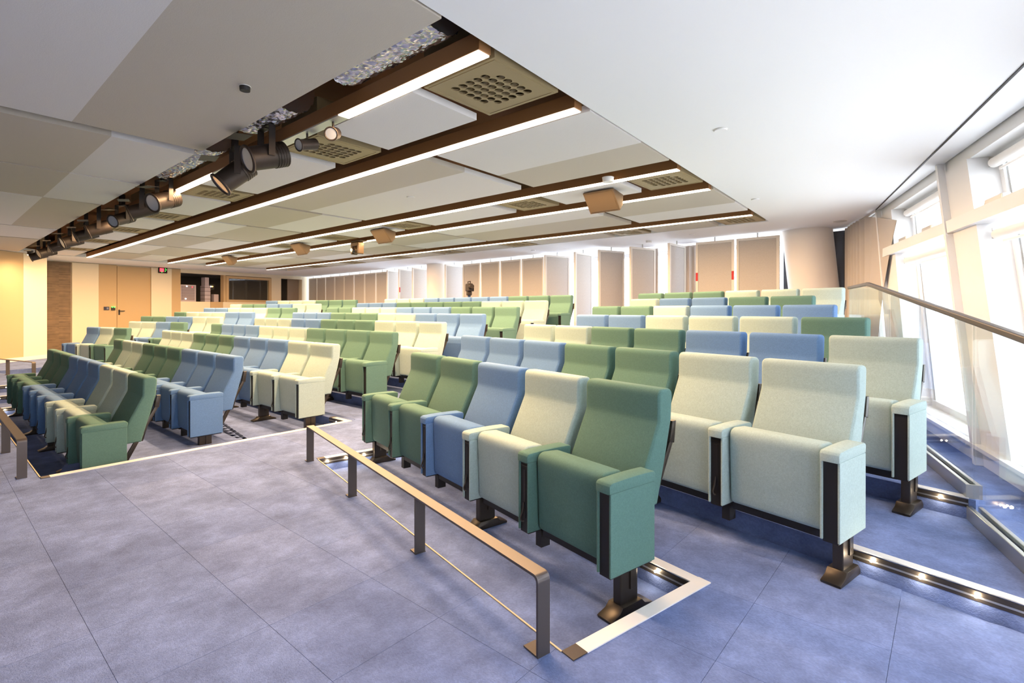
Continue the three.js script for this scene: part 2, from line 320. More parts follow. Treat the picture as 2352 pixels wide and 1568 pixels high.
function arm(parent, x, m, end) {
  const a = part('armrest', S.pad, m, parent, [x, 0, 0]);
  for (const k of [-1, 1]) part('side_panel', S.panel, m, a, [k * 0.0365, 0.378, 0.276]);
  part('arm_core', S.core, M.black, a, [0, 0.372, 0.276]);
  if (!end) { part('tablet_slot_shade', S.slot, M.black, a, [0, 0.39, 0.4145]); part('slot_trim', S.lip, M.bronze, a, [0, 0.535, 0.4145]); part('tablet_lever', S.lever, M.bronze, a); }  // solid black strip, its colour standing in for the shaded slot depth
  return a;
}
function leg(parent, x, full) {
  if (full) { const l = part('leg', S.leg, M.bronze, parent, [x, 0.125, 0.282]); part('foot', S.foot, M.bronze, l, [0, -0.125, 0]); part('leg_plate', S.legPlate, M.bronze, l, [0.025, 0.03, -0.02]); }
  else part('hanger_block', S.block, M.black, parent, [x, 0.135, 0.29]);
}
const FAB = { g: [M.green, 'green'], b: [M.blue, 'blue'], m: [M.mint, 'pale mint'] };
function seat(fr, al, off, y, c, i, n, rowName, blockName) {
  const [x, d] = fr.at(al, off), [m, cname] = FAB[c];
  const o = thing('auditorium_seat', `${cname} tip-up seat, ${ORD[i]} from the left in the ${rowName} row of the ${blockName} block`, 'seat', [x, y, -d], fr.turn, `tip-up seats of the ${blockName} block`);
  part('backrest', S.back, m, o); part('back_shell', S.shell, M.black, o); part('seat_cushion', S.cushion, m, o);
  arm(o, -0.28, m, false); part('beam', S.beam, M.black, o, [0, 0.187, 0.3]);
  part('back_bracket', S.bracket, M.bronze, o, [-0.235, 0, 0]); part('back_bracket', S.bracket, M.bronze, o, [0.235, 0, 0]);
  leg(o, -0.28, i === 0 || ((n - i) % 2 === 0 && i > 1));
  if (i === n - 1) { arm(o, 0.28, m, true); leg(o, 0.28, true); }
}
function rows(fr, off9, first, along, plan, blockName) {
  plan.forEach((cols, r) => {
    const j = first + r, n = cols.length;
    [...cols].forEach((c, i) => seat(fr, along[r] + (i - n) * 0.56 + 0.265, off9(j), LEVEL[j], c, i, n, ORD[r], blockName));
  });
}
rows(FC, offC, 1, [-5.283, -5.652, -5.227, -5.317, -5.374, -5.438, -5.483, -5.541, -5.58], ['gggbbbmmg', 'gmmgggbbb', 'mmmgggbbbmm', 'gbbbmmmgggg', 'mmmbbgggmmm', 'bbbgggmmbbb', 'ggmmmbbbggg', 'bbbgggggmmm', 'mmmbbbbbggg'], 'middle');
rows(FR, offR, 3, [-1.51, -0.964, -0.952, -1.518, -2.09, -2.655, -2.661], ['ggbmg', 'bbbggmm', 'mmggbbm', 'bbmmmg', 'ggmbbb', 'mbbgg', 'gggmmm'], 'right');
rows(FL, offL, 3, [-12.127, -11.609, -11.655, -11.682, -11.167, -11.218, -10.693], ['bmg', 'mmbg', 'ggbbmm', 'gmmmbb', 'bbmmmgg', 'mggbbmm', 'bmmmggg'], 'left');

// ---------------------------------------------------------------- step edges with small lights
// edge from A to B (plan), top at y; the riser looks towards the side given by `face`
function nosing(A, B, y, label, o = {}) {
  const { flat = 0.055, leds = 0, depth = 0.05, face = 1, capA = 0, capB = 0, trimOnly = false, spacing = 0.145, lights = false } = o;
  const dx = B[0] - A[0], dd = B[1] - A[1], len = Math.hypot(dx, dd), turn = Math.atan2(dd, dx);
  const t = thing('step_nosing', label, 'step edge', [(A[0] + B[0]) / 2, y, -(A[1] + B[1]) / 2], turn, 'metal step edges');
  // local x runs A to B, local +z is to the right of A to B in plan; face = 1: riser looks to +z
  if (trimOnly) { part('edge_trim', box(len, 0.006, 0.007), M.brass, t, [0, 0.001, 0]); return t; }
  part('tread_strip', box(len - capA - capB, 0.006, flat), M.nosing, t, [(capA - capB) / 2, 0.002, -face * flat / 2]);
  if (capA) part('bare_end', box(capA, 0.005, flat), M.rail, t, [-len / 2 + capA / 2, 0.002, -face * flat / 2]);
  if (capB) part('bare_end', box(capB, 0.005, flat), M.rail, t, [len / 2 - capB / 2, 0.002, -face * flat / 2]);
  if (leds) {
    part('light_profile', box(len, 0.042, 0.008), M.bronze, t, [0, -0.024, face * 0.002]);
    part('lens_strip', box(len, 0.008, 0.004), M.steel, t, [0, -0.026, face * 0.006]);
    const k = Math.max(1, Math.floor(len / spacing)), s = cache.ledball ||= new THREE.SphereGeometry(0.006, 10, 8);
    for (let i = 0; i < k; i++) {
      const px = (i + 0.5) / k * len - len / 2;
      part('led', s, M.led, t, [px, -0.026, face * 0.008]);
      if (lights) { const q = new THREE.PointLight(lin(1, 0.82, 0.58), 0.035); q.shadow.radius = 0.4; q.position.set(px, -0.026, face * 0.03); q.castShadow = true; t.add(q); }
    }
  }
  return t;
}
const at2 = (fr, a, p) => fr.at(a, p);
// right block pit
nosing(at2(FR, -1.373, 1.255), at2(FR, -1.373, 2.11), 0, 'wide white metal edge beside the teal end seat of the right block', { flat: 0.062, capA: 0.07, face: -1 });
nosing(at2(FR, -1.373, 2.046), at2(FR, -1.75, 2.046), 0, 'short white edge with one light behind the teal end seat', { flat: 0.06, leds: 1, capB: 0.1, spacing: 0.2, face: -1, lights: true });
nosing(at2(FR, -4.34, 2.046), at2(FR, -4.34, 1.255), 0, 'lit white step edge at the far end of the sunken right front row', { flat: 0.05, leds: 1, capB: 0.06, face: -1, lights: true });
nosing(at2(FR, -4.34, 1.255), at2(FR, -1.373, 1.255), 0, 'thin brass trim along the low rail of the right block', { trimOnly: true });
// middle block pit
nosing(at2(FC, -5.11, 0.6), at2(FC, -5.11, 3.16), 0, 'long white metal edge along the sunken rows of the middle block', { flat: 0.06, capA: 0.05, face: -1 });
nosing(at2(FC, -5.11, 3.10), at2(FC, -5.42, 3.10), 0, 'short white edge with a light by the third row end of the middle block', { flat: 0.06, leds: 1, capB: 0.06, spacing: 0.2, face: -1 });
nosing(at2(FC, -5.11, 2.19), at2(FC, -5.55, 2.19), LEVEL[3], 'white edge with a light by the second row end of the middle block', { flat: 0.06, leds: 1, spacing: 0.22, face: -1 });
nosing(at2(FC, -11.7, 0.6), at2(FC, -5.11, 0.6), 0, 'thin brass trim along the low rail of the middle block', { trimOnly: true });
nosing(at2(FC, -10.55, 1.29), at2(FC, -10.55, 0.6), LEVEL[2], 'lowest of the three lit step edges at the far left', { flat: 0.05, leds: 1, face: -1, lights: true });
nosing(at2(FC, -11.15, 1.6), at2(FC, -11.15, 0.6), LEVEL[3], 'middle of the three lit step edges at the far left', { flat: 0.05, leds: 1, face: -1 });
nosing(at2(FC, -11.7, 2.2), at2(FC, -11.7, 0.6), 0, 'highest of the three lit step edges at the far left', { flat: 0.05, leds: 1, face: -1 });
// steps between the right block and the glass balustrade
const gl = { o: [1.2156, 0], t: [0.462, 1] };
[5, 6, 7, 8, 9].forEach((j, i) => {
  const p = offR(j - 1) - 0.2, e = cross(line(FR, p), gl), al = FR.e[0] * e[0] + FR.e[1] * e[1], start = [-0.98, -0.97, -1.5, -2.07, -2.63][i];
  nosing(at2(FR, start, p), at2(FR, al - 0.03, p), LEVEL[j], ['long white step edge with six lights in the right foreground', 'white step edge with three lights at the foot of the glass balustrade', 'third step edge up beside the glass balustrade', 'fourth step edge up beside the glass balustrade', 'topmost step edge beside the glass balustrade'][i], { flat: 0.05, leds: 1, lights: i < 2, spacing: 0.15 });
});

// ---------------------------------------------------------------- low guard rails
function guardRail(fr, a1, a0, p, posts, y, label, both) {
  const [x, d] = fr.at(a1, p), o = thing('guard_rail', label, 'rail', [x, y, -d], fr.turn, 'low bronze guard rails');
  const len = a1 - a0, h = 0.292, w = 0.056, t = 0.010, r = 0.028;
  const sh = new THREE.Shape(); sh.moveTo(0, 0); sh.lineTo(0, h - r); sh.quadraticCurveTo(0, h, -r, h); sh.lineTo(-len, h); sh.lineTo(-len, h - t); sh.lineTo(-r - 0.004, h - t); sh.quadraticCurveTo(-t, h - t, -t, h - r - 0.004); sh.lineTo(-t, 0); sh.closePath();
  const g = new THREE.ExtrudeGeometry(sh, { depth: w, bevelEnabled: false, curveSegments: 8 }); g.translate(0, 0, -w / 2); g.deleteAttribute('uv');
  part('bent_rail', boxUV(toCreasedNormals(g, 0.6)), M.rail, o);
  part('foot_plate', box(0.075, 0.006, w), M.rail, o, [-0.045, 0.003, 0]);
  for (const a of posts) { const q = part('post', box(t, h - t, w), M.rail, o, [a - a1, (h - t) / 2, 0]); part('foot_plate', box(0.06, 0.006, w), M.rail, q, [-0.02, -(h - t) / 2 + 0.003, 0]); }
  return o;
}
guardRail(FR, -1.395, -4.34, 1.19, [-2.37, -3.35, -4.335], 0, 'low bronze guard rail before the front row of the right block');
guardRail(FC, -5.17, -11.4, 0.51, [-6.2, -7.23, -8.26, -9.29, -10.32, -11.39], 0, 'low bronze guard rail at the left edge before the middle block');
guardRail(FL, -11.87, -13.9, 4.48, [-12.9, -13.89], 0, 'low dark guard rail before the left block near the wall');

// ---------------------------------------------------------------- glass balustrade
{
  const ds = [1.844, 2.752, 3.62, 4.40, 5.2, 5.7, 6.15], turn = Math.atan2(1, 0.462);
  const lenOf = (d) => Math.hypot(0.462, 1) * d, railY = (d) => EYE + (d < 5.2 ? -0.1285 + 0.1323 * (d - 2.252) : 0.2615);
  const [ox, od] = G(1.844), o = thing('glass_balustrade', 'glass balustrade with slim bronze handrail climbing beside the windows', 'balustrade', [ox, 0, -od], turn);
  const X = (d) => lenOf(d - 1.844);
  const lev = [5, 6, 7, 8, 9, 9];
  for (let i = 0; i < 6; i++) {
    const y0 = LEVEL[lev[i]] + 0.012, sh = new THREE.Shape([[X(ds[i]) + 0.006, y0], [X(ds[i + 1]) - 0.006, y0], [X(ds[i + 1]) - 0.006, railY(ds[i + 1]) - 0.02], [X(ds[i]) + 0.006, railY(ds[i]) - 0.02]].map((p) => new THREE.Vector2(...p)));
    const g = new THREE.ExtrudeGeometry(sh, { depth: 0.014, bevelEnabled: false }); g.translate(0, 0, -0.007);
    part('glass_pane', g, M.glass, o);
    const l = X(ds[i + 1]) - X(ds[i]) - 0.012, c = (X(ds[i + 1]) + X(ds[i])) / 2;
    for (const k of [-1, 1]) part('base_channel', rbox(l, 0.075, 0.022, 0.004, 1), M.steel, o, [c, LEVEL[lev[i]] + 0.038, k * 0.024]);
    part('end_cap', box(0.012, 0.075, 0.07), M.steel, o, [X(ds[i]) + 0.004, LEVEL[lev[i]] + 0.038, 0]);
  }
  const rail = (d0, d1) => { const y0 = railY(d0), y1 = railY(d1), a = X(d0), b = X(d1), l = Math.hypot(b - a, y1 - y0); part('handrail', rbox(l + 0.01, 0.034, 0.04, 0.008, 2), M.rail, o, [(a + b) / 2, (y0 + y1) / 2, 0], [0, 0, Math.atan2(y1 - y0, b - a)]); };
  rail(1.844, 5.2); rail(5.2, 6.15);
}

// ---------------------------------------------------------------- window front on the right
const FTURN = Math.atan2(FT[1], FT[0]);
const wallR = struct('wall_right', 'white window front with slanted fins and transoms', 'wall', [FQ[0], 0, -FQ[1]], FTURN);
{
  const SL = 0.337, Y0 = EYE + 0.82, sx = (s, y) => s + SL * (y - Y0);
  const quad = (s0, s1, y0, y1, z0, z1) => { const sh = new THREE.Shape([[sx(s0, y0), y0], [sx(s1, y0), y0], [sx(s1, y1), y1], [sx(s0, y1), y1]].map((p) => new THREE.Vector2(...p))); const g = new THREE.ExtrudeGeometry(sh, { depth: z1 - z0, bevelEnabled: false }); g.translate(0, 0, z0); return boxUV(g); };
  const rect = (s0, s1, y0, y1, z0, z1) => at(box(s1 - s0, y1 - y0, z1 - z0), (s0 + s1) / 2, (y0 + y1) / 2, (z0 + z1) / 2);
  const yS = EYE - 1.08, yT0 = EYE + 0.70, yT1 = EYE + 0.81, yH = EYE + 1.29;
  part('base_wall', rect(-8.6, 7.2, -0.5, yS, 0, 0.34), M.white, wallR);
  part('head_wall', rect(-8.6, 7.2, yH, CY + 0.7, 0.02, 0.34), M.white, wallR);
  const mod = 2.43;
  for (let k = -4; k <= 1; k++) {
    const f = 1.36 + mod * k, w0 = f + 0.04, w1 = k === 1 ? 5.6 : f + mod - 0.53, nx = k === 1 ? 7.6 : f + mod + 0.04;
    part('pier', quad(w1, nx, yS, yH, 0, 0.34), M.white, wallR);
    part('fin', quad(f - 0.026, f + 0.026, 0, CY, -0.055, 0.0), M.frame, wallR);
    part('transom', quad(w0, k === 1 ? 6 : f + mod - 0.035, yT0, yT1, -0.045, 0.10), M.frame, wallR);
    const place = ['farthest behind the camera', 'second behind the camera', 'just behind the camera', 'cut by the right picture edge', 'between slanted fins beside the bunched curtain', 'mostly hidden by the bunched curtain'][k + 4];
    const num = k + 5, win = struct('window_' + num, 'tall slanted white-framed window ' + place, 'window', [FQ[0], 0, -FQ[1]], FTURN);
    const fr = (y0, y1, nm) => {
      const b = 0.07, zi = 0.20, zo = 0.28;
      const g = join(quad(w0, w0 + b, y0, y1, zi, zo), quad(w1 - b, w1, y0, y1, zi, zo), quad(w0 + b, w1 - b, y0, y0 + b, zi, zo), quad(w0 + b, w1 - b, y1 - b, y1, zi, zo));
      const p = part('frame', g, M.frame, win);
      part('sash', join(quad(w0 + b, w0 + b + 0.03, y0 + b, y1 - b, zi + 0.02, zo), quad(w1 - b - 0.03, w1 - b, y0 + b, y1 - b, zi + 0.02, zo)), M.steel, p);
      part('glass_pane', quad(w0 + b, w1 - b, y0 + b, y1 - b, 0.245, 0.251), M.glass, win);
    };
    fr(yT1, yH, 'upper'); fr(yS, yT0, 'lower');
    const where = ['far behind the camera', 'behind the camera', 'just behind the camera', 'at the right picture edge', 'beside the bunched curtain', 'behind the bunched curtain'][k + 4];
    if (k > -3) for (const [y, z, nm] of [[yH - 0.075, 0.15, 'upper'], [yT0 - 0.1, 0.10, 'lower']]) {
      const [bx, bd] = Fat(sx((w0 + w1) / 2, y)), b = thing('roller_blind', `rolled-up white blind of the ${nm} window ${where}`, 'blind', [bx + 0.912 * z, y, -(bd - 0.41 * z)], FTURN, 'rolled-up white window blinds');
      part('roll', cyl(0.042, 0.042, w1 - w0 - 0.14, 20), M.frame, b, [0, 0, 0], [0, 0, Math.PI / 2]);
      part('hem_bar', rbox(w1 - w0 - 0.16, 0.022, 0.012, 0.004, 1), M.frame, b, [0, -0.055, 0.03]);
      for (const q of [-1, 1]) part('end_bracket', box(0.012, 0.085, 0.06), M.steel, b, [q * ((w1 - w0) / 2 - 0.055), 0.01, 0]);
    }
    if (k === 0 || k === -1) for (const s of [0.62, 1.5]) {
      const [bx, bd] = Fat(sx(w0 + s, yT1)), b = thing('window_opener', `grey motor box, ${s > 1 ? 'farther' : 'nearer'} one on the transom ${where}`, 'window opener', [bx + 0.912 * 0.02, yT1 + 0.028, -(bd - 0.41 * 0.02)], FTURN, 'grey window motors on the transom');
      part('motor_housing', rbox(0.3, 0.05, 0.055, 0.008, 2), M.alu, b); part('cable_end', cyl(0.018, 0.018, 0.04, 12), M.steel, b, [0.16, 0, 0], [0, 0, Math.PI / 2]); part('arm', box(0.03, 0.02, 0.12), M.steel, b, [0, 0.01, 0.08]);
    }
  }
  part('sill', rect(-8.6, 7.0, yS - 0.03, yS, -0.06, 0.02), M.frame, wallR);
  // curtain track let into the ceiling
  const t = thing('curtain_track', 'thin dark curtain track let into the white ceiling along the windows', 'curtain track', [2.89, CY - 0.004, -2.888], Math.atan2(4.217, 2.16));
  part('track_slot', box(9, 0.01, 0.012), M.black, t, [0.2, 0.002, 0]); part('track_edge', box(9, 0.008, 0.006), M.white, t, [0.2, 0.002, 0.012]);
}

// ---------------------------------------------------------------- curtains
function curtain(A, B, y0, y1, folds, amp, mat, label, flare = 0) {
  const dx = B[0] - A[0], dd = B[1] - A[1], len = Math.hypot(dx, dd), n = folds * 10, m = 10, pos = [], idx = [];
  for (let j = 0; j <= m; j++) for (let i = 0; i <= n; i++) {
    const u = i / n, v = j / m, w = (1 - 0.2 * v * Math.sin(u * 9)) * (flare ? Math.min(1, Math.max(0.08, (u - 0.16) * 4)) : 1), x = u * len, z = Math.sin(u * folds * 2 * Math.PI) * amp * w + Math.sin(u * 5) * 0.01;
    const k = flare * Math.pow(Math.max(0, 1 - u / 0.3), 1.4) * Math.pow(v, 1.7); pos.push(x - k, y0 + (y1 - y0) * v - k * 0.3, z);
    if (i < n && j < m) { const a = j * (n + 1) + i; idx.push(a, a + 1, a + n + 2, a, a + n + 2, a + n + 1); }
  }
  const g = new THREE.BufferGeometry(); g.setAttribute('position', new THREE.Float32BufferAttribute(pos, 3)); g.setIndex(idx); g.computeVertexNormals();
  const back = g.clone(); back.translate(0, 0, -0.003); back.setIndex(idx.slice().reverse()); back.computeVertexNormals();
  const o = thing('curtain', label, 'curtain', [A[0], 0, -A[1]], Math.atan2(dd, dx), 'pleated curtains');
  part('pleated_cloth', boxUV(join(g.clone(), back)), mat, o);
  part('heading_tape', box(len, 0.03, 0.012), mat, o, [len / 2, y1 + 0.005, 0]);
  return o;
}
curtain([5.05, 7.1], [5.66, 8.62], LEVEL[9] - 0.4, CY - 0.02, 9, 0.045, M.curtain, 'beige pleated curtain bunched beside the windows at the far right', 0.9);
curtain([5.66, 8.65], [5.02, 9.45], LEVEL[9] + 0.02, CY - 0.06, 5, 0.05, M.curtainGrey, 'dark grey curtain in the corner behind the round column');
curtain([3.2, 11.2], [2.75, 11.65], LEVEL[9] + 0.02, CY - 0.06, 5, 0.035, M.curtain, 'grey-brown curtain seen left of the edge-on partition panel');
curtain([3.95, 10.5], [3.55, 10.9], LEVEL[9] + 0.02, CY - 0.06, 5, 0.035, M.curtain, 'grey-brown curtain seen left of the partition panel with red stripes');

// ---------------------------------------------------------------- columns
function column(x, d, r, lean, label) {
  const o = thing('column', label, 'column', [x, LEVEL[9], -d]), h = CY - LEVEL[9];
  const g = new THREE.CylinderGeometry(r, r, h, 64, 6); g.translate(0, h / 2, 0);
  const p = g.attributes.position; for (let i = 0; i < p.count; i++) p.setX(i, p.getX(i) + (h - p.getY(i)) * lean); g.computeVertexNormals();
  part('column_shaft', g, M.column, o); part('base_collar', at(cyl(r + 0.012, r + 0.012, 0.06, 64), h * lean, 0.03, 0), M.white, o); return o;
}
column(5.17, 8.97, 0.39, 0.115, 'thick leaning round column behind the rear seats at right');
column(-2.27, 15.62, 0.33, 0.0, 'upright column standing in the gap of the far partition');

// ---------------------------------------------------------------- pivoting partition panels
{
  const px = [[1740, 535.7, 0], [1642, 545, 0], [1554.5, 554.5, [0.67, 0.74]], [1476, 561.6, [0.85, 0.53]], [1404, 568.5, [0.86, 0.5]], [1339.6, 575, [0.64, 0.77]], [1279.6, 580, [0.85, 0.5]], [1224.3, 585, 0], [1173.8, 589.7, 0], [1127, 594.4, 0], [1083.5, 598.7, 0], [1043.2, 602.5, [0.64, 0.77]], [968.4, 609.3, [0.66, 0.75]], [936.4, 613, [0.64, 0.77]], [906.6, 616, [0.5, 0.866]], [878.6, 619, 0], [851.7, 621.6, 0], [826.7, 624.3, 0], [802.7, 626.7, 0], [780.8, 628.4, 0], [759.5, 630.6, 0], [739, 633, 0], [719.6, 635, 0]];
  // pivots stand on one straight track line; fit from two of them
  const p0 = [4.44, 9.24], pT = [-0.7246, 0.6891];
  const w = 0.73, y1 = CY - 0.075, y0 = LEVEL[9] + 0.02, h = y1 - y0, b = 0.045, th = 0.05;
  const field = box(w - 2 * b - 0.008, h - 2 * b - 0.008, th - 0.012), frm = join(at(box(b, h, th), -w / 2 + b / 2, 0, 0), at(box(b, h, th), w / 2 - b / 2, 0, 0), at(box(w - 2 * b, b, th), 0, h / 2 - b / 2, 0), at(box(w - 2 * b, b, th), 0, -h / 2 + b / 2, 0));
  px.forEach(([u, , dir], i) => {
    const k = (u - 1176) / 1174.5, s = (k * p0[1] - p0[0]) / (pT[0] - k * pT[1]), x = p0[0] + pT[0] * s, d = p0[1] + pT[1] * s;
    const t = dir || [0.7246, -0.6891];
    const o = thing('partition_panel', `${dir ? 'swung-open' : 'closed'} beige partition panel, ${ORD[i]} from the right behind the seats`, 'partition', [x, y0, -d], Math.atan2(t[1], t[0]), 'pivoting beige partition panels');
    part('panel_frame', frm, M.leafFrame, o, [0, h / 2, 0]); part('fabric_field', field, M.leafFabric, o, [0, h / 2, 0]);
    part('pivot_rod', cyl(0.012, 0.012, 0.08, 10), M.steel, o, [0, h + 0.037, 0]);
    if (i === 1 || i === 13) for (const q of i === 1 ? [-1, 1] : [-1]) part('red_stripe', box(0.04, 0.16, 0.004), M.red, o, [q * (w / 2 - 0.022), EYE + 0.64 - y0, th / 2 + 0.002]);
  });
}
// ---------------------------------------------------------------- rear glazing
{
  const turn = Math.atan2(BT[1], BT[0]), wallB = struct('wall_back', 'glazed rear front behind the pivoting partition panels', 'wall', [BQ[0], 0, -BQ[1]], turn);
  // local x runs to the far left, local +z points out of the room? keep glazing on the line itself
  const y0 = LEVEL[9], y1 = CY - 0.03;
  part('base_wall', box(23, y0 + 0.5, 0.2), M.white, wallB, [11.3, (y0 - 0.5) / 2, 0.0]);
  part('head_wall', box(23, 0.8, 0.2), M.white, wallB, [11.3, y1 + 0.4, 0.0]);
  for (let k = 0; k < 14; k++) {
    const win = struct('window_' + (k + 7), `bright rear window, ${ORD[k]} from the right behind the partition panels`, 'window', [BQ[0], 0, -BQ[1]], turn), x = k * 1.6 + 0.1, h = y1 - y0;
    part('frame', join(at(box(0.06, h, 0.08), x, y0 + h / 2, 0), at(box(1.5, 0.06, 0.08), x + 0.8, y0 + 0.03, 0), at(box(1.5, 0.06, 0.08), x + 0.8, y1 - 0.03, 0)), M.frame, win);
    part('glass_pane', box(1.5, h - 0.12, 0.006), M.glass, win, [x + 0.8, y0 + h / 2, 0]);
  }
}

// ---------------------------------------------------------------- left walls, doors, control booth
{
  const wl = struct('wall_left', 'warm lit left wall of fabric panels', 'wall');
  const T = CY + 0.7;
  part('wall_core', slab([[-11.9, -4.1], [-11.9, 13.05], [-12.15, 13.05], [-12.15, -4.1]], -0.5, T), M.cream, wl);
  part('wall_return', slab([[-11.9, 13.05], [-13.0, 14.3], [-13.2, 14.2], [-12.15, 13.0]], -0.5, T), M.cream, wl);
  for (let k = 0; k < 7; k++) { const d1 = 12.42 - k * 1.6; part('fabric_panel', slab([[-11.9, d1 - 1.595], [-11.87, d1 - 1.595], [-11.87, d1], [-11.9, d1]], 0.07, CY - 0.01), k % 2 ? M.cream : M.tan, wl); }
  part('fabric_panel', slab([[-11.9, 12.425], [-11.87, 12.425], [-11.87, 13.05], [-11.9, 13.05]], 0.07, CY - 0.01), M.cream, wl);
  const bb = struct('baseboard_left', 'white skirting along the foot of the left wall', 'skirting');
  part('skirting_board', slab([[-11.87, -4], [-11.85, -4], [-11.85, 13.05], [-11.87, 13.05]], 0, 0.09), M.nosing, bb);
  const wf = struct('wall_front', 'plain wall behind the camera', 'wall');
  part('wall_core', slab([[-12.1, -4.1], [0.5, -4.1], [0.5, -4.3], [-12.1, -4.3]], -0.5, T), M.cream, wf);
  // rear left wall along W2, local x to the back, +z into the wall
  const turn = Math.atan2(W2T[1], W2T[0]);
  const w2 = struct('wall_rear_left', 'panelled rear left wall with door and control booth', 'wall', [W2A[0], 0, -W2A[1]], turn);
  // +z of this frame is to the right of the direction, i.e. into the room; the wall body lies at -z
  const seg = (s0, s1, y0, y1, z0, z1, m, nm = 'wall_panel', par = w2) => part(nm, box(s1 - s0, y1 - y0, z1 - z0), m, par, [(s0 + s1) / 2, (y0 + y1) / 2, (z0 + z1) / 2]);
  const F0 = -0.3, TOP = T;
  seg(-0.3, 3.51, F0, TOP, -0.3, -0.06, M.cream, 'wall_core'); seg(8.3, 9.6, F0, TOP, -0.3, 0, M.cream, 'wall_core');
  seg(0.0, 0.54, F0, CY - 0.02, -0.06, -0.03, M.wood, 'wood_panel');
  seg(0.56, 1.2, F0, CY - 0.02, -0.06, 0, M.cream); seg(1.21, 1.67, F0, CY - 0.02, -0.06, -0.02, M.tan);
  seg(2.61, 3.22, F0, CY - 0.02, -0.06, 0.02, M.cream); seg(3.23, 3.51, F0, CY - 0.02, -0.06, 0, M.tan);
  // booth front: parapet, posts, head
  const yb = EYE + 0.28, yt = EYE + 1.26;
  seg(3.51, 4.5, F0, yb, -0.25, 0, M.cream, 'parapet_panel'); seg(4.51, 4.95, F0, yb, -0.25, 0, M.tan, 'parapet_panel'); seg(4.96, 7.33, F0, yb, -0.25, 0, M.cream, 'parapet_panel');
  seg(3.51, 8.4, yt, TOP, -0.25, 0, M.cream, 'booth_head'); seg(4.98, 5.06, yb, yt, -0.2, 0, M.tan, 'booth_post'); seg(6.88, 7.33, F0, TOP, -0.25, -0.01, M.cream, 'booth_post');
  // booth room: dark shell behind
  const booth = std(0x77706a, { roughness: 0.95 }), dark = std(0x33302f, { roughness: 0.7 });
  seg(3.4, 8.4, F0, TOP, -4.1, -4.0, booth, 'booth_rear_wall'); seg(3.4, 3.5, F0, TOP, -4.0, -0.25, booth, 'booth_side_wall'); seg(8.3, 8.4, F0, TOP, -4.0, -0.25, booth, 'booth_side_wall');
  seg(3.4, 8.4, CY, CY + 0.1, -4.1, -0.2, booth, 'booth_ceiling'); seg(3.4, 8.4, 0, 0.3, -4.1, -0.25, booth, 'booth_floor');
  const toW = (s, y, z) => { const [x, d] = W2at(s); return [x + Math.sin(turn) * z, y, -d + Math.cos(turn) * z]; };
  const door = struct('door_1', 'tan flush door with black lever handle', 'door', toW(2.14, 0, 0), turn);
  part('door_leaf', box(0.92, CY - 0.04 + 0.3, 0.04), M.tan, door, [0, (CY - 0.34) / 2, -0.035]);
  { const hd = part('lever_plate', box(0.04, 0.16, 0.012), M.black, door, [-0.41, EYE - 0.08, -0.008]); part('lever', box(0.15, 0.022, 0.022), M.black, hd, [0.06, 0.04, 0.03]); }
  const door2 = struct('door_2', 'half-open brown door in the dark doorway at the rear', 'door', toW(7.75, 0, -0.2), turn);
  part('door_leaf', box(0.52, CY - 0.1, 0.04), std(0x8d7b6b), door2, [0.25, (CY - 0.1) / 2, 0]);
  const win = struct('window_21', 'reflecting glass window of the control booth in a beige frame', 'window', toW(5.98, 0, 0), turn);
  const wy0 = yb, wy1 = yt - 0.02, ww = 1.72, hh = wy1 - wy0;
  part('frame', join(at(box(0.1, hh, 0.08), -ww / 2 - 0.0, wy0 + hh / 2, -0.03), at(box(0.1, hh, 0.08), ww / 2, wy0 + hh / 2, -0.03), at(box(ww - 0.1, 0.09, 0.08), 0, wy1 - 0.045, -0.03), at(box(ww - 0.1, 0.09, 0.08), 0, wy0 + 0.045, -0.03)), M.tan, win);
  part('glass_pane', box(ww - 0.1, hh - 0.18, 0.008), M.glass, win, [0, wy0 + hh / 2, -0.04]);
  // equipment in the booth
  const grey = std(0xbdb2bd, { roughness: 0.6 });
  const rack = thing('equipment_rack', 'pale grey equipment rack with small lights inside the control booth', 'rack', toW(3.85, yb - 0.4, -0.45), turn);
  part('rack_body', rbox(0.6, 1.08, 0.4, 0.01, 1), grey, rack, [0, 0.45, 0]);
  for (let k = 0; k < 5; k++) part('rack_unit', box(0.42, 0.09, 0.02), std(0x9a8f98), rack, [0.03, 0.5 + k * 0.1, 0.205]);
  const lampW = new THREE.MeshStandardMaterial({ color: 0xffffff, emissive: lin(1, 0.95, 0.8), emissiveIntensity: 6 }), lampR = new THREE.MeshStandardMaterial({ color: 0x550000, emissive: lin(1, 0.04, 0.06), emissiveIntensity: 4 }), lampG = new THREE.MeshStandardMaterial({ color: 0x005500, emissive: lin(0.1, 1, 0.1), emissiveIntensity: 4 }), lampO = new THREE.MeshStandardMaterial({ color: 0x553300, emissive: lin(1, 0.5, 0.12), emissiveIntensity: 5 });
  const ball = new THREE.SphereGeometry(0.022, 12, 8);
  part('indicator_lamp', ball, lampW, rack, [-0.02, 0.93, 0.21]); part('indicator_lamp', ball, lampR, rack, [0.16, 0.91, 0.21]); part('indicator_lamp', ball, lampW, rack, [-0.06, 0.5, 0.22]);
  const tower = thing('shelf_tower', 'slim grey shelf tower in the middle of the control booth opening', 'shelf', toW(4.55, yb, -0.4), turn);
  part('lower_shelves', rbox(0.2, 0.58, 0.3, 0.008, 1), grey, tower, [0, 0.29, 0]); part('upper_shelf', rbox(0.14, 0.3, 0.25, 0.008, 1), grey, tower, [-0.01, 0.73, 0]);
  for (let k = 0; k < 4; k++) part('shelf_edge', box(0.21, 0.012, 0.31), dark, tower, [0, 0.1 + k * 0.14, 0]);
  const boxy = thing('equipment_box', 'small pale box on the control booth ledge', 'box', toW(4.86, yb, -0.35), turn);
